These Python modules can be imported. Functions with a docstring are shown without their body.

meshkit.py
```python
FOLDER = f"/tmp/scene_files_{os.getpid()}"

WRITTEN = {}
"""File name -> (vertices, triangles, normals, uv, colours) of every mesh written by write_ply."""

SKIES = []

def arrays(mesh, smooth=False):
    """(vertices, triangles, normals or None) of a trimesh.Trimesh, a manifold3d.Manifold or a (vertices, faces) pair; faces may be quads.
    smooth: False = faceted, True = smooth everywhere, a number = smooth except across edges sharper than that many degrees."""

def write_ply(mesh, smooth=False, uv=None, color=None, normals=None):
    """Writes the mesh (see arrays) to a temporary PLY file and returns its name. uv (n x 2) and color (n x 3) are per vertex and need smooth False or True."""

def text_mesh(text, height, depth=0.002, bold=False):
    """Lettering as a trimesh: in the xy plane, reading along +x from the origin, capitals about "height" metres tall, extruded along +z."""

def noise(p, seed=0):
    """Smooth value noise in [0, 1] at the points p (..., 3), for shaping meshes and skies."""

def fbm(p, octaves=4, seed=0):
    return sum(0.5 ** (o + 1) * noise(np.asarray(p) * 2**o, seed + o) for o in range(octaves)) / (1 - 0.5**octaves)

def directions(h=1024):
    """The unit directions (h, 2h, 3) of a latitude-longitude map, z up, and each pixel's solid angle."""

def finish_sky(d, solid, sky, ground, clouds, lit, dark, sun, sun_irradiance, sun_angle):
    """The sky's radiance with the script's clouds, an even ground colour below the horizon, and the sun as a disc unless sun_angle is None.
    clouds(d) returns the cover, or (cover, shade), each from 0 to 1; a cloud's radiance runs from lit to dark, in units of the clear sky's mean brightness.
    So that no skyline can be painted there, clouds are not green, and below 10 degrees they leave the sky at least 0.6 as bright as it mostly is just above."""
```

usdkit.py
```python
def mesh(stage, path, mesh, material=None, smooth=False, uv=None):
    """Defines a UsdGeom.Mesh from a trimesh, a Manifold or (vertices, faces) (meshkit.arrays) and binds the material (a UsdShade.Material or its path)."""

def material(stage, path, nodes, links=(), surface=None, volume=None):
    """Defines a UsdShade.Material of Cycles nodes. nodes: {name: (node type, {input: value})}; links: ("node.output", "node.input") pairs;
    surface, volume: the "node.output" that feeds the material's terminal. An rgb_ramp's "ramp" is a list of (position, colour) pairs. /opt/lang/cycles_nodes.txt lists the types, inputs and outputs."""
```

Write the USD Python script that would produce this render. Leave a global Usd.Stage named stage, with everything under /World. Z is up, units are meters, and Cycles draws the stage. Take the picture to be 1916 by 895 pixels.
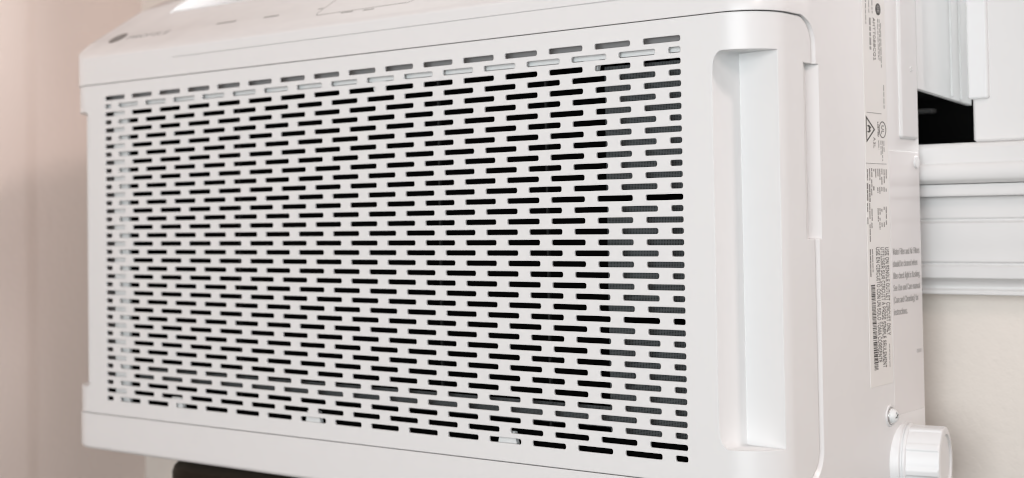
import math, random, numpy as np, trimesh, manifold3d as m3, shapely.geometry as sg
import usdkit, meshkit
from pxr import Usd, UsdGeom, UsdLux, UsdShade, Gf

stage = Usd.Stage.CreateInMemory()
UsdGeom.SetStageUpAxis(stage, 'Z')
UsdGeom.SetStageMetersPerUnit(stage, 1.0)
UsdGeom.Xform.Define(stage, '/World')

# ------------------------------------------------------------------ camera
# x runs along the front of the unit, y into the wall, z up; the origin is the upper left corner of the grille
cam = UsdGeom.Camera.Define(stage, '/World/camera')
RIGHT, UP, BACK, EYE = (0.78668, 0.617156, -0.015888), (0.030466, -0.013105, 0.99945), (0.616608, -0.786732, -0.029112), (0.73653, -0.53425, -0.07795)
cam.AddTransformOp().Set(Gf.Matrix4d(*RIGHT, 0, *UP, 0, *BACK, 0, *EYE, 1))
cam.CreateFocalLengthAttr(50.0)
cam.CreateHorizontalApertureAttr(36.0)
cam.CreateVerticalApertureAttr(36.0 * 895 / 1916)
cam.CreateVerticalApertureOffsetAttr(-115.45 * 36.0 / 1916)
cam.CreateClippingRangeAttr((0.02, 100))
cam.CreateFStopAttr(10.0)
cam.CreateFocusDistanceAttr(0.635)
cam.CreateExposureAttr(0.0)

# ------------------------------------------------------------------ light: unseen area lamps fitted to the tones, plus window daylight
def area(name, loc, target, w, h, power, color):
    l = UsdLux.RectLight.Define(stage, '/World/' + name)
    l.CreateWidthAttr(w); l.CreateHeightAttr(h); l.CreateIntensityAttr(power); l.CreateColorAttr(Gf.Vec3f(*color))
    p, t = np.array(loc, float), np.array(target, float)
    zb = (p - t) / np.linalg.norm(p - t)
    xr = np.cross([0, 0, 1], zb); xr /= np.linalg.norm(xr)
    yu = np.cross(zb, xr)
    l.AddTransformOp().Set(Gf.Matrix4d(*xr, 0, *yu, 0, *zb, 0, *p, 1))
    return l

LIGHTS = [
    ('front_light', (0.80, -1.15, 0.00), (0.40, 0, -0.08), 0.9, 0.7, 6.0, (0.955, 1.005, 1.03)),
    ('high_light', (0.85, -1.75, 0.95), (0.30, 0, -0.08), 1.0, 0.7, 0.35, (0.9, 1.0, 1.1)),
    ('side_light', (2.08, 0.16, 1.48), (0.35, 0.10, -0.08), 0.24, 0.24, 72.0, (1.14, 0.945, 0.895)),
    ('corner_light', (1.90, -1.10, 0.95), (0.35, 0.10, -0.08), 0.6, 0.6, 7.5, (1.13, 0.95, 0.905)),  # added beside side_light to brighten the side wall
    ('daylight', (0.75, 1.10, 0.75), (0.46, 0.20, 0.03), 0.8, 0.8, 13.0, (0.97, 1.0, 1.02)),
]
DOME = 0.075
for l in LIGHTS: area(*l)
usdkit.material(stage, '/World/Looks/room_air', {'t': ('texture_coordinate', {}), 's': ('separate_xyz', {}), 'm': ('map_range', {'from_min': -0.5, 'from_max': 0.35, 'clamp': True}),
    'r': ('rgb_ramp', {'ramp': [(0, (0.62, 0.52, 0.45)), (0.5, (0.78, 0.71, 0.67)), (1, (1.0, 0.96, 0.94))]}), 'b': ('background_shader', {'strength': DOME})},
    [('t.generated', 's.vector'), ('s.z', 'm.value'), ('m.result', 'r.fac'), ('r.color', 'b.color')], surface='b.background')
dome = UsdLux.DomeLight.Define(stage, '/World/room_light')
UsdShade.MaterialBindingAPI.Apply(dome.GetPrim()).Bind(UsdShade.Material.Get(stage, '/World/Looks/room_air'))

# ------------------------------------------------------------------ helpers
used = {}
def numbered(path):
    n = used.get(path, 0); used[path] = n + 1
    return path if n == 0 else '%s_%03d' % (path, n)

def obj(name, mesh, mat, parent='/World', smooth=30, label=None):
    path = numbered(parent + '/' + name)
    m = usdkit.mesh(stage, path, mesh, '/World/Looks/' + mat, smooth=smooth)
    if label: m.GetPrim().SetCustomDataByKey('label', label)
    return path

def mark(path, label=None, category=None, kind=None):
    p = stage.GetPrimAtPath(path)
    for k, v in (('label', label), ('category', category), ('kind', kind)):
        if v: p.SetCustomDataByKey(k, v)

def thing(name, label, category):
    path = numbered('/World/' + name)
    UsdGeom.Xform.Define(stage, path); mark(path, label, category)
    return path

def hull(pts): return m3.Manifold.hull_points(np.asarray(pts, float).tolist())
def box(x0, x1, y0, y1, z0, z1): return m3.Manifold.cube((x1 - x0, y1 - y0, z1 - z0)).translate((x0, y0, z0))
def rbox(x0, x1, y0, y1, z0, z1, r=0.001):
    return hull([(x, y, z) for ax in range(3) for x in ((x0, x1) if ax == 0 else (x0 + r, x1 - r)) for y in ((y0, y1) if ax == 1 else (y0 + r, y1 - r)) for z in ((z0, z1) if ax == 2 else (z0 + r, z1 - r))])
def extr_x(poly, x0, x1):
    """polygon in (y, z) extruded along x"""
    m = m3.CrossSection([np.asarray(poly, float).tolist()], m3.FillRule.NonZero).extrude(x1 - x0)
    return m.transform(np.array([[0, 0, 1, x0], [1, 0, 0, 0], [0, 1, 0, 0]], float).tolist())
def extr_y(cs, y0, y1):
    """cross-section in (x, z) extruded along y"""
    m = cs.extrude(y1 - y0)
    return m.transform(np.array([[1, 0, 0, 0], [0, 0, -1, y1], [0, 1, 0, 0]], float).tolist())
def join(ms): return m3.Manifold.batch_boolean(list(ms), m3.OpType.Add)
def disc_x(r0, r1, x0, x1, y, z, n=40):
    c = m3.Manifold.cylinder(x1 - x0, r0, r1, n)
    return c.transform(np.array([[0, 0, 1, x0], [1, 0, 0, y], [0, 1, 0, z]], float).tolist())
def rr(x0, x1, z0, z1, r, n=4):
    pts = []
    for cx, cz, a in ((x1 - r, z1 - r, 0), (x0 + r, z1 - r, 90), (x0 + r, z0 + r, 180), (x1 - r, z0 + r, 270)):
        for k in range(n + 1):
            t = math.radians(a + 90 * k / n); pts.append((cx + r * math.cos(t), cz + r * math.sin(t)))
    return pts

# ------------------------------------------------------------------ materials
def plastic(name, color, rough, spec=0.5, bevel=0.0007, grain=0.02, scale=900):
    usdkit.material(stage, '/World/Looks/' + name, {
        'g': ('geometry', {}),
        'n': ('noise_texture', {'scale': scale, 'detail': 3}),
        'c': ('noise_texture', {'scale': 14, 'detail': 4}),
        'r': ('map_range', {'from_min': 0.3, 'from_max': 0.7, 'to_min': rough - 0.05, 'to_max': rough + 0.05}),
        'bv': ('bevel', {'samples': 8, 'radius': bevel}),
        'b': ('bump', {'strength': grain, 'distance': 0.0005}),
        'p': ('principled_bsdf', {'base_color': color, 'specular_ior_level': spec})},
        [('g.position', 'n.vector'), ('g.position', 'c.vector'), ('c.fac', 'r.value'), ('r.result', 'p.roughness'), ('n.fac', 'b.height'), ('bv.bevel', 'b.normal'), ('b.normal', 'p.normal')], surface='p.BSDF')
plastic('white_plastic', (0.80, 0.80, 0.795), 0.36)
plastic('white_housing', (0.80, 0.795, 0.79), 0.30)
plastic('sticker_white', (0.82, 0.805, 0.78), 0.42, bevel=0.0001, grain=0)
plastic('sticker_film', (0.78, 0.76, 0.755), 0.10, bevel=0.0001, grain=0)
plastic('inner_white', (0.80, 0.815, 0.81), 0.4, bevel=0.0003)
plastic('bright_white', (0.84, 0.845, 0.845), 0.3)
plastic('gap_black', (0.006, 0.006, 0.006), 0.95, spec=0.1)  # near-black for the darkness in the window gap and duct
plastic('cavity_shade', (0.004, 0.004, 0.004), 0.9, spec=0.05, bevel=0.0001)  # shade inside the body put into a near-black colour
plastic('dark_rib', (0.02, 0.022, 0.022), 0.6, bevel=0.0001)
plastic('rail_grey', (0.16, 0.16, 0.16), 0.6)
plastic('lip_shade', (0.45, 0.44, 0.44), 0.6)  # white plastic lip with its shade put into the grey
plastic('ink', (0.06, 0.055, 0.05), 0.5, bevel=0.00005, grain=0)
plastic('ink_soft', (0.20, 0.185, 0.175), 0.5, bevel=0.00005, grain=0)
plastic('ink_pale', (0.34, 0.33, 0.32), 0.5, bevel=0.00005, grain=0)
plastic('ink_faint', (0.58, 0.56, 0.55), 0.5, bevel=0.00005, grain=0)
plastic('logo_grey', (0.16, 0.15, 0.14), 0.4, bevel=0.00005, grain=0)
plastic('trim_paint', (0.80, 0.79, 0.78), 0.30, bevel=0.001, grain=0.05, scale=120)
usdkit.material(stage, '/World/Looks/screw_metal', {'bv': ('bevel', {'samples': 8, 'radius': 0.0005}), 'p': ('principled_bsdf', {'base_color': (0.75, 0.74, 0.73), 'metallic': 0.9, 'roughness': 0.28})}, [('bv.bevel', 'p.normal')], surface='p.BSDF')
# woven filter: fine threads over dark
usdkit.material(stage, '/World/Looks/filter_net', {
    'g': ('geometry', {}), 's': ('separate_xyz', {}),
    'mx': ('math', {'math_type': 'multiply', 'value2': 2 * math.pi / 0.00082}), 'mz': ('math', {'math_type': 'multiply', 'value2': 2 * math.pi / 0.00062}),
    'sx': ('math', {'math_type': 'sine'}), 'sz': ('math', {'math_type': 'sine'}), 'mm': ('math', {'math_type': 'maximum'}),
    'n': ('noise_texture', {'scale': 60, 'detail': 3}),
    'ad': ('math', {'math_type': 'multiply_add', 'value2': 0.7, 'value3': 0.0}),
    'ad2': ('math', {'math_type': 'add'}),
    'r': ('rgb_ramp', {'ramp': [(0.0, (0.01, 0.012, 0.012)), (0.45, (0.05, 0.055, 0.056)), (1.0, (0.15, 0.165, 0.17))]}),
    'p': ('principled_bsdf', {'roughness': 0.6, 'specular_ior_level': 0.3})},
    [('g.position', 's.vector'), ('s.x', 'mx.value1'), ('s.z', 'mz.value1'), ('mx.value', 'sx.value1'), ('mz.value', 'sz.value1'), ('sx.value', 'mm.value1'), ('sz.value', 'mm.value2'),
     ('g.position', 'n.vector'), ('mm.value', 'ad.value1'), ('n.fac', 'ad2.value1'), ('ad.value', 'ad2.value2'), ('ad2.value', 'r.fac'), ('r.color', 'p.base_color')], surface='p.BSDF')
usdkit.material(stage, '/World/Looks/shade_brown', {'p': ('principled_bsdf', {'base_color': (0.018, 0.013, 0.009), 'roughness': 0.9, 'specular_ior_level': 0.1, 'sheen_weight': 0.12, 'sheen_roughness': 0.5, 'sheen_tint': (0.6, 0.5, 0.4)})}, [], surface='p.BSDF')  # shade under the unit put into a dark brown
def wall_paint(name, c0, c1):
    usdkit.material(stage, '/World/Looks/' + name, {
        'g': ('geometry', {}),
        'n': ('noise_texture', {'scale': 160, 'detail': 4, 'roughness': 0.6}),
        'm': ('noise_texture', {'scale': 5, 'detail': 3}),
        'r': ('rgb_ramp', {'ramp': [(0.3, c0), (0.7, c1)]}),
        'b': ('bump', {'strength': 0.25, 'distance': 0.002}),
        'p': ('principled_bsdf', {'roughness': 0.7, 'specular_ior_level': 0.25})},
        [('g.position', 'n.vector'), ('g.position', 'm.vector'), ('m.fac', 'r.fac'), ('r.color', 'p.base_color'), ('n.fac', 'b.height'), ('b.normal', 'p.normal')], surface='p.BSDF')
wall_paint('cream_paint', (0.86, 0.79, 0.72), (0.87, 0.805, 0.74))
wall_paint('pink_paint', (0.765, 0.655, 0.595), (0.78, 0.665, 0.61))

# ------------------------------------------------------------------ the walls
WY = 0.195                                      # room face of the window wall
LX = -0.2186                                    # corner with the side wall
w = join([box(LX - 0.1, 0.62, WY, WY + 0.09, -1.2, -0.115), box(LX - 0.1, -0.09, WY, WY + 0.09, -0.115, 1.0), box(0.53, 1.6, WY + 0.004, WY + 0.09, -0.115, 1.0), box(0.62, 1.6, WY, WY + 0.09, -1.2, -0.115)])
p = obj('window_wall', w, 'cream_paint'); mark(p, 'cream painted wall that carries the window sill, behind the unit', 'wall', 'structure')
# side wall: flat next to the corner, then a rounded edge where it steps out towards the room
prof = [(LX, WY), (LX, 0.098)]
for k in range(9):
    a = math.pi / 2 * k / 8
    prof.append((LX + 0.002 * (1 - math.cos(a * 2)) / 2, 0.099 - 0.016 * k / 8))
prof += [(LX + 0.002, -3.0), (LX - 0.1, -3.0), (LX - 0.1, WY)]
sw = m3.CrossSection([prof], m3.FillRule.EvenOdd)
w = sw.extrude(2.2).translate((0, 0, -1.2))
p = obj('side_wall', w, 'pink_paint'); mark(p, 'pinkish beige wall at the far left with a rounded step', 'wall', 'structure')

# ------------------------------------------------------------------ the window
win = thing('window', 'white painted window trim with stepped sill and casing at the right of the unit', 'window')
sill = [(0.172, -0.0432), (0.1695, -0.0440), (0.168, -0.0458), (0.168, -0.0535)]
for k in range(1, 9):
    a = math.pi * k / 9
    sill.append((0.168 - 0.0025 * math.sin(a), -0.0535 - 0.0045 * (1 - math.cos(a))))
sill += [(0.168, -0.0625), (0.1695, -0.0637), (0.26, -0.0637), (0.26, -0.0432)]
obj('sill', extr_x(sill, 0.38, 1.6), 'trim_paint', win)
cove = [(0.1715, -0.0640), (0.1715, -0.0688), (0.1722, -0.0702), (0.20, -0.0702), (0.20, -0.0640)]
obj('sill_moulding', extr_x(cove, 0.38, 1.6), 'trim_paint', win)
apron = [(0.1790, -0.0703), (0.1785, -0.0812), (0.1797, -0.0818), (0.1797, -0.0826), (0.1775, -0.0838), (0.1772, -0.090), (0.1782, -0.096), (0.1776, -0.1035), (0.1790, -0.1042), (0.1790, -0.1050), (0.1775, -0.1060), (0.1778, -0.1118), (0.182, -0.1135), (0.1845, -0.1165), (0.1842, -0.1175), (0.1820, -0.1183), (0.1820, -0.1204), (0.1955, -0.1204), (0.1955, -0.0703)]
obj('apron', extr_x(apron, 0.38, 1.6), 'trim_paint', win)
obj('casing', rbox(0.4778, 1.6, 0.1735, 0.200, -0.0430, 0.6, 0.0012), 'trim_paint', win)
obj('casing_stop', rbox(0.4766, 0.4868, 0.1705, 0.1745, -0.0215, 0.6, 0.0008), 'bright_white', win)
obj('lower_track', rbox(0.30, 0.4215, 0.262, 0.27, -0.0205, -0.0180, 0.0008), 'rail_grey', win)

# ------------------------------------------------------------------ added dark block standing in for the shade under the unit
blk = thing('shade_block', 'added dark brown block standing in for the shade below the air conditioner', 'shade_block')
back = hull([(x + r * math.cos(t), y + r * 1.5 * math.sin(t), z) for r, z in ((0.060, -0.75), (0.060, -0.226), (0.059, -0.2225), (0.056, -0.2205)) for x, y in ((0.074, 0.092), (0.36, 0.092)) for t in np.linspace(0, 2 * math.pi, 28)])  # added shape, deep enough to keep front light off the wall behind
obj('shade_body', back ^ box(-1, 1, -1, 1, -0.60, 0), 'shade_brown', blk)
for x in (0.05, 0.35): obj('block_leg', m3.Manifold.cylinder(0.55, 0.012, 0.018, 20).translate((x, 0.115, -1.14)), 'shade_brown', blk)

# ------------------------------------------------------------------ the air conditioner
ac = thing('window_air_conditioner', 'white window air conditioner with a slotted front grille and printed side labels', 'air conditioner')
XL, XR, YB, RC = -0.0415, 0.4540, 0.1630, 0.022
Z0, ZT = -0.2165, 0.125

def plan(inset, dx=0.0):
    a, b, c, r = XL + inset + dx, XR - inset - dx, inset, max(RC - inset, 0.003)
    pts = []
    for k in range(25):
        t = math.pi + math.pi / 2 * k / 24; pts.append((a + r + r * math.cos(t), c + r + r * math.sin(t)))
    for k in range(25):
        t = -math.pi / 2 + math.pi / 2 * k / 24; pts.append((b - r + r * math.cos(t), c + r + r * math.sin(t)))
    for k in range(5):
        t = math.pi / 2 * k / 4; pts.append((b - 0.002 + 0.002 * math.cos(t), YB - inset - 0.002 + 0.002 * math.sin(t)))
    for k in range(5):
        t = math.pi / 2 + math.pi / 2 * k / 4; pts.append((a + 0.002 + 0.002 * math.cos(t), YB - inset - 0.002 + 0.002 * math.sin(t)))
    return pts
def slab(inset, dx=0.0, rb=0.003):
    pts = [(x, y, ZT) for x, y in plan(inset, dx)]
    for k in range(6):
        t = math.pi / 2 * k / 5
        pts += [(x, y, Z0 + inset + rb * (1 - math.sin(t))) for x, y in plan(inset + rb * (1 - math.cos(t)), dx)]
    return hull(pts)

def top_z(y):
    return float(np.interp(y, [0, 0.0585, 0.09, 0.163], [0.0272, 0.0636, 0.0775, 0.095]))
top = [(-0.01, -0.3), (-0.01, 0.0252), (0.0, 0.0252), (0.0003, 0.0262), (0.0012, 0.0272), (0.003, 0.0288), (0.0585, 0.0636), (0.074, 0.0712), (0.09, 0.0775), (0.2, 0.104), (0.2, -0.3)]
outer = slab(0) ^ extr_x(top, -0.1, 0.6)
SEAM_T, SEAM_B, SEAM_Y = 0.0090, -0.1938, 0.0440
def seam_profile(g=0.0):
    pts = [(-0.03, SEAM_B - g), (0.0, SEAM_B - g)]
    for c, z, a in ((0.0125, SEAM_B + 0.0125, -90), (0.0125, SEAM_T - 0.0125, 0)):
        r = c + g
        for k in range(13):
            t = math.radians(a + 90 * k / 12); pts.append((SEAM_Y - 0.0125 + r * math.cos(t), z + r * math.sin(t)))
    return pts + [(-0.03, SEAM_T + g)]

# finger recess at each end of the front panel: a steep inner wall, a floor that runs out through the rounded corner
def recess(grow, mirror=False):
    g, fx, zt, zb, r = grow, 0.4279, -0.0072, -0.1778, 0.0125
    pts = []
    for y, x0 in ((0.0, fx), (-0.012, fx - 0.0021)):
        for cz, s in ((zt - r, 1), (zb + r, -1)):
            for k in range(9):
                t = math.pi / 2 * k / 8
                pts.append((x0 - g + (r * 0.66) * (1 - math.cos(t)), y, cz + s * (r + g) * math.sin(t)))
    for y, x in ((0.0175 + g, 0.4318 - g), (0.0122 + g, 0.470), (-0.012, 0.470)):
        pts += [(x, y, zt + g), (x, y, zb - g)]
    if mirror: pts = [(XL + XR - x, y, z) for x, y, z in pts]
    return hull(pts)
# scoop of the side latch
def scoop(): return hull([(x, y, z) for z in (-0.0890, -0.0112) for x, y in ((0.4527, 0.0362), (0.4494, 0.0455), (0.46, 0.0455), (0.46, 0.0362))])

# --- housing: cap band, bottom pan and both sides, one moulding around the front panel
housing = outer - extr_x(seam_profile(0.00042), -0.1, 0.6)
rim = []
for x, g in ((XR - 0.0022, 0.0006), (XR + 0.002, 0.0048)):
    for (y0, z0), (y1, z1) in zip(seam_profile(0.0006), seam_profile(g)):
        k = min(1.0, max(0.0, (SEAM_T - z0) / 0.0085)); k = k * k * (3 - 2 * k)
        if y0 > 0.0: rim.append((x, y0 + (y1 - y0) * k, z0 + (z1 - z0) * k))
bev = hull(rim) ^ box(0.3, 0.6, 0.0232, 0.2, -0.3, 0.3)
housing -= bev
housing -= bev.transform(np.array([[-1, 0, 0, XL + XR], [0, 1, 0, 0], [0, 0, 1, 0]], float).tolist())
housing -= hull([(x, y, z) for z in (-0.0890, -0.0112) for x, y in ((0.4492, 0.0435), (0.4492, 0.0449), (0.4560, 0.0512), (0.4560, 0.0435))])
housing -= (slab(-0.001) - slab(0.0005)) ^ box(0.065, 0.43, -0.01, 0.012, 0.0200, 0.02032)      # fine groove round the cap
housing -= box(XL + 0.008, XR - 0.008, 0.030, 0.13, -0.185, 0.0005)                        # inside of the body
housing -= hull([(0.0, 0.0497, 0.0578), (0.42, 0.0497, 0.0578), (0.42, 0.16, 0.0700), (-0.045, 0.16, 0.0700), (-0.045, 0.16, 0.2), (0.0, 0.0497, 0.2), (0.42, 0.0497, 0.2), (0.42, 0.16, 0.2)])
obj('housing', housing, 'white_housing', ac)
lv = hull([(0.002, 0.0507, 0.0577), (0.418, 0.0507, 0.0577), (0.418, 0.150, 0.0690), (-0.038, 0.150, 0.0690), (0.002, 0.0507, 0.0592), (0.418, 0.0507, 0.0592), (0.418, 0.150, 0.0712), (-0.038, 0.150, 0.0712)])
obj('outlet_louver', lv, 'bright_white', ac)

# --- front panel with its slots
DX = 0.0010
shell = slab(0, DX, 0.0) ^ extr_x(seam_profile(0), -0.1, 0.6)
front = shell - slab(0.0011, DX, 0.0)
front = front + (recess(0.0018) ^ shell) + (recess(0.0018, True) ^ shell) + (box(0.440, 0.46, 0.034, 0.0455, -0.0905, -0.0097) ^ shell)
front = front - recess(0) - recess(0, True) - scoop()
PX, PZ, SL, SH = 0.0262, 0.004965, 0.0195, 0.00265
slots = []
for r in range(38):
    z = -r * PZ
    xs = [(n * PX, n * PX + SL) for n in range(16)] if r % 2 == 0 else [(0.0, SL - PX / 2)] + [(n * PX + PX / 2, n * PX + PX / 2 + SL) for n in range(15)] + [(15 * PX + PX / 2, 15 * PX + SL)]
    for a, b in xs: slots.append(rr(a, b, z - SH / 2, z + SH / 2, 0.00095, 4))
front = front - extr_y(m3.CrossSection(slots, m3.FillRule.NonZero), -0.01, 0.008)
obj('front_panel', front, 'white_plastic', ac)

# --- what shows through the slots: filter frame with tabs, filter net, coil blackened for the cavity shade
obj('filter_rail', box(-0.006, 0.428, 0.0030, 0.0050, -0.00565, -0.0021), 'inner_white', ac, label='white top rail of the filter behind the second row of slots')
obj('filter_rail', box(0.0042, 0.0178, 0.0034, 0.0052, -0.1875, -0.0058), 'inner_white', ac, label='white upright filter rail behind the left end of the grille')
for x in (0.224, 0.3585):
    obj('filter_tab', hull([(x + a, y, z) for y in (0.0030, 0.0050) for a, z in ((0, -0.00565), (0.0090, -0.00565), (0.0078, -0.0107), (0.0012, -0.0107))]), 'inner_white', ac)
for x in (0.0575, 0.1715, 0.3045):
    obj('filter_tab', hull([(x + a, y, z) for y in (0.0022, 0.0045) for a, z in ((0.002, -0.1795), (0.0105, -0.1795), (0.0125, -0.1880), (0, -0.1880))]), 'inner_white', ac)
obj('inner_lip', box(-0.03, 0.44, 0.0085, 0.0095, -0.0030, 0.0084), 'lip_shade', ac)
net = join([box(0.3660, 0.4275, 0.0092, 0.0098, -0.1770, -0.0085) - join([box(0.3, 0.43, 0.008, 0.012, z - 0.0022, z + 0.0022) for z in (-0.0702, -0.1246)]), box(0.02, 0.3659, 0.0092, 0.0098, -0.1745, -0.1650)])
obj('filter_net', net, 'filter_net', ac)
for x in (0.262, 0.330, 0.1100):
    obj('filter_rib', box(x, x + 0.0012, 0.0105, 0.012, -0.185, -0.006), 'dark_rib', ac)
obj('dark_filler', box(-0.035, 0.446, 0.0100, 0.0290, -0.1925, -0.1785), 'cavity_shade', ac)  # added black box that keeps the bottom slot row dark
obj('coil', box(-0.035, 0.446, 0.0300, 0.0420, -0.188, 0.0005), 'cavity_shade', ac)

# --- rear duct that goes out through the window, black fill standing in for the darkness round it
rear = hull([(x, y, z) for x in (0.4508, 0.4535) for y, z in ((0.1632, -0.0150), (0.2385, -0.0195), (0.2385, 0.12), (0.1632, 0.11))])
rear = join([rear, rbox(0.4515, 0.4546, 0.2085, 0.2105, -0.0165, 0.12, 0.0005), rbox(0.4515, 0.4546, 0.2215, 0.2240, -0.0175, 0.12, 0.0005)])
obj('rear_duct', rear, 'white_plastic', ac)
obj('duct_shade', hull([(x, y, z) for x in (-0.04, 0.4506) for y, z in ((0.1634, -0.0105), (0.2385, -0.0150), (0.2385, 0.12), (0.1634, 0.11))]), 'gap_black', ac)  # black box puts the shade under the duct into colour
obj('gap_backing', join([box(0.36, 0.53, 0.2700, 0.2740, -0.10, -0.004), box(0.36, 0.4400, 0.175, 0.270, -0.0428, -0.0412)]), 'gap_black', ac)  # added black backing for the unlit gap beside the duct

# --- side plate, screws, drain cap
plate = rbox(0.4500, 0.4556, 0.1372, 0.1585, -0.0412, 0.0900, 0.0011)
obj('side_plate', plate, 'white_housing', ac)
def screw(y, z, r, x, name='screw', mat='screw_metal', rec=True):
    if rec: obj('screw_boss', disc_x(r * 1.45, r * 1.25, x - 0.001, x + 0.0007, y, z) - disc_x(r * 1.06, r * 1.06, x - 0.0003, x + 0.003, y, z), 'white_housing', ac)
    def seat(m): return m.rotate((0, 0, 25)).transform(np.array([[0, 0, 1, x], [1, 0, 0, y], [0, 1, 0, z]], float).tolist())
    q = 0.86 * r
    prof = [(0, 0.0003), (q, 0.0003), (q, 0.0017), (q * 0.96, 0.0023), (q * 0.80, 0.0032), (q * 0.5, 0.0038), (0, 0.0040)]
    h = m3.CrossSection([[(a, b) for a, b in prof]], m3.FillRule.EvenOdd).revolve(40)
    cross = m3.Manifold.cube((r * 1.0, r * 0.24, 0.004), True) + m3.Manifold.cube((r * 0.24, r * 1.0, 0.004), True)
    h = seat(h - cross.translate((0, 0, 0.0046)))
    if rec:
        obj('washer', seat(m3.Manifold.cylinder(0.0012, r, r, 40)), 'screw_metal', ac)
        obj('screw_slot', seat(cross.scale((0.96, 0.96, 0.2)).translate((0, 0, 0.0030))), 'ink', ac)
    return obj(name, h, mat, ac)
screw(0.1183, -0.1756, 0.0040, XR, mat='inner_white')
screw(0.1500, -0.0062, 0.0027, 0.4521, mat='white_housing', rec=False)
obj('locating_pin', disc_x(0.0034, 0.0030, XR - 0.001, XR + 0.0009, 0.1573, -0.0526), 'bright_white', ac)

capx = UsdGeom.Xform.Define(stage, numbered(ac + '/drain_cap')).GetPath().pathString
KR, KY, KZ = 0.0178, 0.1350, -0.1996
def cap_place(m):           # axis z of the part becomes the outward axis of the cap, leaning a little to the back
    a = math.radians(11)
    return m.transform(np.array([[-math.sin(a), 0, math.cos(a), XR - 0.0026], [math.cos(a), 0, math.sin(a), KY], [0, 1, 0, KZ]], float).tolist())
fl = m3.CrossSection([[(0, -0.004), (KR + 0.0010, -0.004), (KR + 0.0010, 0.0030), (KR + 0.0006, 0.0034), (KR - 0.0002, 0.0036), (KR - 0.0002, 0.0044), (KR + 0.0006, 0.0047), (KR + 0.0006, 0.0056), (KR, 0.0062), (0, 0.0062)]], m3.FillRule.EvenOdd).revolve(72)
obj('flange', cap_place(fl), 'bright_white', capx)
grip = []
for k in range(144):
    t = 2 * math.pi * k / 144; u = (t * 9 / (2 * math.pi) + 0.30) % 1.0
    d = 0.0 if u < 0.13 or u > 0.87 else 0.0006 * min(1, (u - 0.13) / 0.02, (0.87 - u) / 0.02)
    grip.append(((KR - d) * math.cos(t), (KR - d) * math.sin(t)))
L = 0.0222
body = m3.CrossSection([grip], m3.FillRule.EvenOdd).extrude(L - 0.0060).translate((0, 0, 0.0060))
lim = m3.CrossSection([[(0, 0), (0.03, 0), (0.03, 0.0074), (KR + 0.0002, 0.0074), (KR + 0.0002, L - 0.0016), (KR - 0.0006, L - 0.0004), (KR - 0.0018, L), (0, L)]], m3.FillRule.EvenOdd).revolve(72)
body = body ^ lim
body = body - m3.CrossSection([[(0, L - 0.0010), (KR - 0.0042, L - 0.0010), (KR - 0.0036, L + 0.001), (0, L + 0.001)]], m3.FillRule.EvenOdd).revolve(72)
obj('grip', cap_place(body), 'bright_white', capx)

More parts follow.
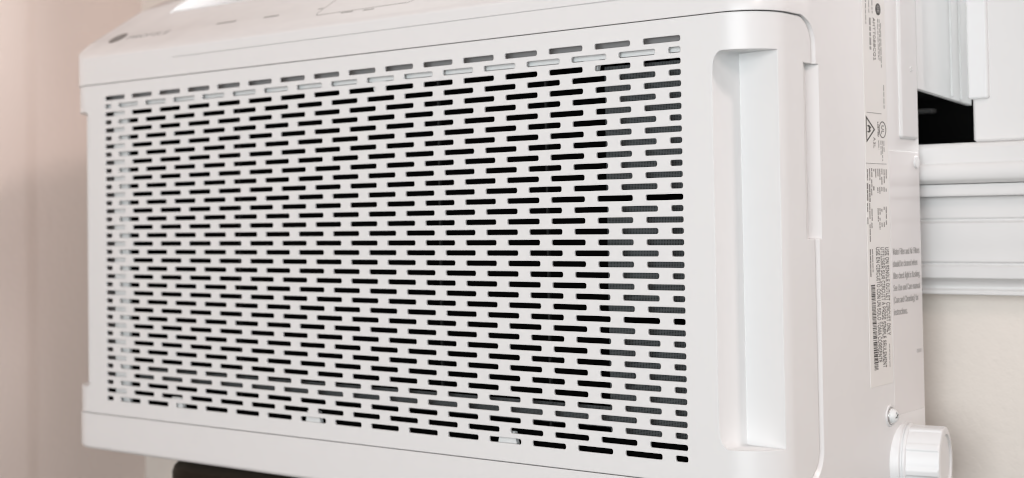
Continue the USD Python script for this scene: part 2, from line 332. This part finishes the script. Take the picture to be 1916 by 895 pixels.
# ------------------------------------------------------------------ printing
def on_side(mesh, y, z, x, w=None, h=None, down=True):
    """A flat text mesh put on the right side: down=True reads towards -z with its top towards the wall, else reads towards the wall."""
    v = np.array(mesh.vertices); lo, hi = v.min(0), v.max(0)
    s = np.ones(3)
    if w: s[0] = w / (hi[0] - lo[0])
    if h: s[1] = h
    u, t, d = (v[:, 0] - lo[0]) * s[0], v[:, 1] * s[1], v[:, 2]
    o = np.stack([x + d, y + t, z - u], 1) if down else np.stack([x + d, y + u, z + t], 1)
    f = np.array(mesh.faces)
    if not down or True: pass
    return trimesh.Trimesh(o, f[:, ::-1] if False else f, process=False)
def cat(ms): return trimesh.util.concatenate([trimesh.Trimesh(*meshkit.arrays(m)[:2], process=False) for m in ms])
TD = 0.00012
def text(s, y, z, h, w, x, bold=False, down=True, slant=0.0):
    m = meshkit.text_mesh(s, h, TD, bold)
    if slant: m.vertices[:, 0] += slant * m.vertices[:, 1]
    return on_side(m, y, z, x, w, None, down)

lab = obj('rating_label', rbox(XR - 0.0002, XR + 0.00022, 0.0967, 0.1226, -0.1602, 0.0620, 0.0001), 'sticker_white', ac)
LXS = XR + 0.00022
obj('model_text', text('AHTT08BCQ1', 0.1083, 0.0158, 0.0026, 0.0205, LXS), 'ink_soft', lab)
def dashes(y, z0, z1, t, seed, gap=0.0005, x=LXS):
    """a line of print too small to read: short strokes of word length"""
    rnd, z, out = random.Random(seed), z0, []
    while z > z1 + 0.0002:
        n = min(rnd.uniform(0.0012, 0.0042), z - z1); out.append(box(x - 0.0001, x + TD, y - t / 2, y + t / 2, z - n, z)); z -= n + gap
    return out
fine = []
for i, (y, z0, z1) in enumerate(((0.1004, 0.0300, 0.0120), (0.1041, 0.0300, 0.0175), (0.1078, 0.0300, 0.0178), (0.1140, 0.0158, -0.0039), (0.1157, 0.0158, -0.0045), (0.1172, 0.0140, -0.0076), (0.1120, -0.0431, -0.0475), (0.1145, -0.0431, -0.0500), (0.1162, -0.0431, -0.0530), (0.1180, -0.0431, -0.0490), (0.1192, -0.0160, -0.0275))):
    fine += dashes(y, z0, z1, 0.0006, i)
obj('fine_print', join(fine), 'ink_pale', lab)
ser = dashes(0.1050, 0.0154, -0.0003, 0.0017, 77, 0.0006)
obj('serial_print', join(ser), 'ink_pale', lab)
# emblem: dark roundel with pale strokes
em = disc_x(0.0029, 0.0029, LXS - 0.0001, LXS + TD, 0.1146, 0.0204)
emt = cat([text('GE', 0.1132, 0.0222, 0.0026, 0.0036, LXS + TD, True)])
obj('roundel', em, 'ink', lab); obj('roundel_mark', emt, 'ink_pale', lab)
def tri(s):
    c, q = np.array([0.1012, -0.0381]), np.array([(0.0979, -0.0318), (0.0982, -0.0445), (0.1080, -0.0381)])
    return m3.CrossSection([(c + (q - c) * s).tolist()], m3.FillRule.NonZero)
def flat_side(cs, x0, x1): return cs.extrude(x1 - x0).transform(np.array([[0, 0, 1, x0], [1, 0, 0, 0], [0, 1, 0, 0]], float).tolist())
obj('warning_triangle', flat_side(tri(1.0) - tri(0.80), LXS - 0.0001, LXS + TD), 'ink', lab)
flame = [(0.0993, -0.0368), (0.0998, -0.0362), (0.1012, -0.0361), (0.1026, -0.0366), (0.1036, -0.0373), (0.1028, -0.0377), (0.1022, -0.0381), (0.1030, -0.0386), (0.1024, -0.0394), (0.1010, -0.0398), (0.0998, -0.0396), (0.0993, -0.0390), (0.1004, -0.0391), (0.1013, -0.0386), (0.1008, -0.0380), (0.1012, -0.0374), (0.1003, -0.0369)]
obj('flame_mark', flat_side(m3.CrossSection([flame], m3.FillRule.NonZero), LXS - 0.0001, LXS + TD), 'ink', lab)
obj('class_text', text('A2L', 0.1060, -0.0418, 0.0022, 0.0052, LXS), 'ink_soft', lab)
ring = disc_x(0.0040, 0.0040, LXS - 0.0001, LXS + TD, 0.1168, -0.0378) - disc_x(0.0036, 0.0036, LXS - 0.001, LXS + 0.001, 0.1168, -0.0378)
obj('ring_mark', cat([ring, text('UL', 0.1155, -0.0358, 0.0028, 0.0040, LXS)]), 'ink', lab)
obj('listing_text', text('LISTED', 0.1110, -0.0342, 0.0014, 0.0072, LXS, True), 'ink_soft', lab)
for y0, y1, z in ((0.0970, 0.1204, -0.0545), (0.0990, 0.1158, -0.0303)): obj('divider_line', box(LXS - 0.0001, LXS + TD, y0, y1, z, z + 0.0003), 'ink_pale', lab)
table = [(98.3,-57.2,-62.5,1),(97.9,-63.8,-72.1,2),(97.6,-73.2,-77.4,1),(97.5,-80,-83.2,1),(100.8,-56.7,-62.5,1),(100.4,-64.3,-72.7,2),(100,-73.2,-80.7,1),(99.8,-83.3,-91.6,1),(103.2,-56.6,-61,1),(102.9,-62,-65.8,1),(102.6,-66.3,-69.6,1),(102.4,-75.9,-81.8,1),(102,-82.5,-85.3,1),(105.6,-56.9,-58.1,1),(105.1,-65.3,-67.3,2),(107.7,-56.8,-61.2,1),(110.2,-56.8,-60.6,1),(109.7,-65.7,-68.3,1),(109.4,-75.7,-82.1,1),(112.4,-56.7,-62.1,1),(112,-65.5,-68.8,1),(111.6,-75.7,-78.8,1),(111.4,-80.3,-81.6,1),(111.2,-82.4,-86,1),(114.9,-56.7,-59.5,1),(114.6,-60.6,-64.4,1),(114.4,-65.5,-67.5,1),(113.8,-76,-77.3,1),(113.6,-82.7,-84.7,1),(117.4,-56.9,-64.1,1),(116.9,-65.4,-67.8,1),(116.5,-75,-76.5,1),(116.2,-82.4,-84.8,1),(119.9,-56.9,-61.3,1),(119.3,-66.2,-67.7,1),(118.9,-75,-80.9,1),(118.7,-81.7,-83.8,1)]
lines = []
for i, (y, a, b, t) in enumerate(table):
    lines += dashes(y / 1000, a / 1000, b / 1000, 0.0007 + 0.0004 * (t - 1), 100 + i, 0.00025)
obj('rating_table', join(lines), 'ink_soft', lab)
small = dashes(0.0995, -0.0950, -0.1085, 0.0009, 300, 0.0002) + dashes(0.1020, -0.0950, -0.1060, 0.0006, 301, 0.0003)
obj('bar_caption', join(small), 'ink_soft', lab)
rnd, z, bars = random.Random(5), -0.1120, []
while z > -0.1525:
    t = rnd.choice((0.0002, 0.0003, 0.0003, 0.0005, 0.0007)); y0 = 0.0995 + (-0.1120 - z) * 0.045
    bars.append(box(LXS - 0.0001, LXS + TD, y0, y0 + 0.0043, z - t, z)); z -= t + rnd.choice((0.0002, 0.0003, 0.0004, 0.0006))
obj('barcode', join(bars), 'ink', lab)
for s, y, z0, z1 in (('USE ON SINGLE OUTLET CIRCUIT ONLY', 0.1166, -0.0946, -0.1369), ('UTILISER SUR CIRCUIT A PRISE SIMPLE SEULEMENT', 0.1113, -0.0945, -0.1520), ('USE EN CIRCUITO CON UN SOLO TOMA CORRIENTE', 0.1060, -0.0943, -0.1491)):
    obj('outlet_text', text(s, y, z0, 0.0040, z0 - z1, LXS), 'ink', lab)
obj('fine_rule', join(dashes(0.1190, -0.1411, -0.1526, 0.0003, 400, 0.0002)), 'ink_soft', lab)

film = obj('notice_film', rbox(XR - 0.0002, XR + 0.00012, 0.1239, 0.1606, -0.1765, -0.0475, 0.0001), 'sticker_film', ac)
for k, (s, wd) in enumerate((('Water Filter and Air Filters', 0.0330), ('should be cleaned when', 0.0300), ('filter check light is flashing.', 0.0332), ('See Use and Care manual', 0.0330), ('(Care and Cleaning) for', 0.0305), ('instructions.', 0.0165))):
    obj('notice_text', text(s, 0.1256, -0.0985 - 0.00588 * k, 0.0030, wd, XR + 0.00012, down=False), 'ink_pale', film)
obj('film_code', join([box(XR, XR + 0.0004, 0.1525 + 0.0016 * k, 0.1535 + 0.0016 * k, -0.1482, -0.1464) for k in range(4)]), 'ink_faint', film)

# logo and control marks on the sloping top
SLOPE = math.atan2(0.0636 - 0.0288, 0.0585 - 0.003)
def on_top(mesh, x, y, w=None):
    v = np.array(meshkit.arrays(mesh)[0]); f = np.array(meshkit.arrays(mesh)[1]); lo, hi = v.min(0), v.max(0)
    s = w / (hi[0] - lo[0]) if w else 1.0
    u, t, d = v[:, 0] * s, v[:, 1], v[:, 2]
    zy = 0.0288 + (y - 0.003) * math.tan(SLOPE)
    return trimesh.Trimesh(np.stack([x + u, y + t * math.cos(SLOPE) - d * math.sin(SLOPE), zy + t * math.sin(SLOPE) + d * math.cos(SLOPE)], 1), f, process=False)
rnd8 = m3.Manifold.cylinder(0.00015, 0.0065, 0.0065, 48).translate((0, 0, 0.00002))
lg = obj('brand_logo', on_top(rnd8, -0.0163, 0.0222), 'logo_grey', ac)
obj('logo_mark', on_top(meshkit.text_mesh('GE', 0.0052, 0.0001, False).apply_translation((0, 0, 0.0002)), -0.0205, 0.0203, 0.0082), 'ink_pale', lg)
obj('logo_text', on_top(meshkit.text_mesh('PROFILE', 0.0048, 0.0001), -0.0045, 0.0185, 0.0400), 'ink_pale', lg)
def dash(x0, x1, y, t): return on_top(m3.Manifold.cube((x1 - x0, t, 0.00012)), x0, y)
for x0, x1, y, t in ((0.0795, 0.0963, 0.0212, 0.0018), (0.1217, 0.1338, 0.0205, 0.0016), (0.1657, 0.1692, 0.0212, 0.0012), (0.1928, 0.2014, 0.0118, 0.0011), (0.2099, 0.2177, 0.0112, 0.0011)):
    obj('control_mark', dash(x0, x1, y, t), 'ink_pale', ac)
disp = m3.CrossSection([rr(0.170, 0.2430, 0.0, 0.030, 0.004)], m3.FillRule.NonZero)
disp = (disp - disp.offset(-0.0005, m3.JoinType.Round)).extrude(0.00010)
obj('display_outline', on_top(disp, 0.0, 0.0135), 'ink_pale', ac)
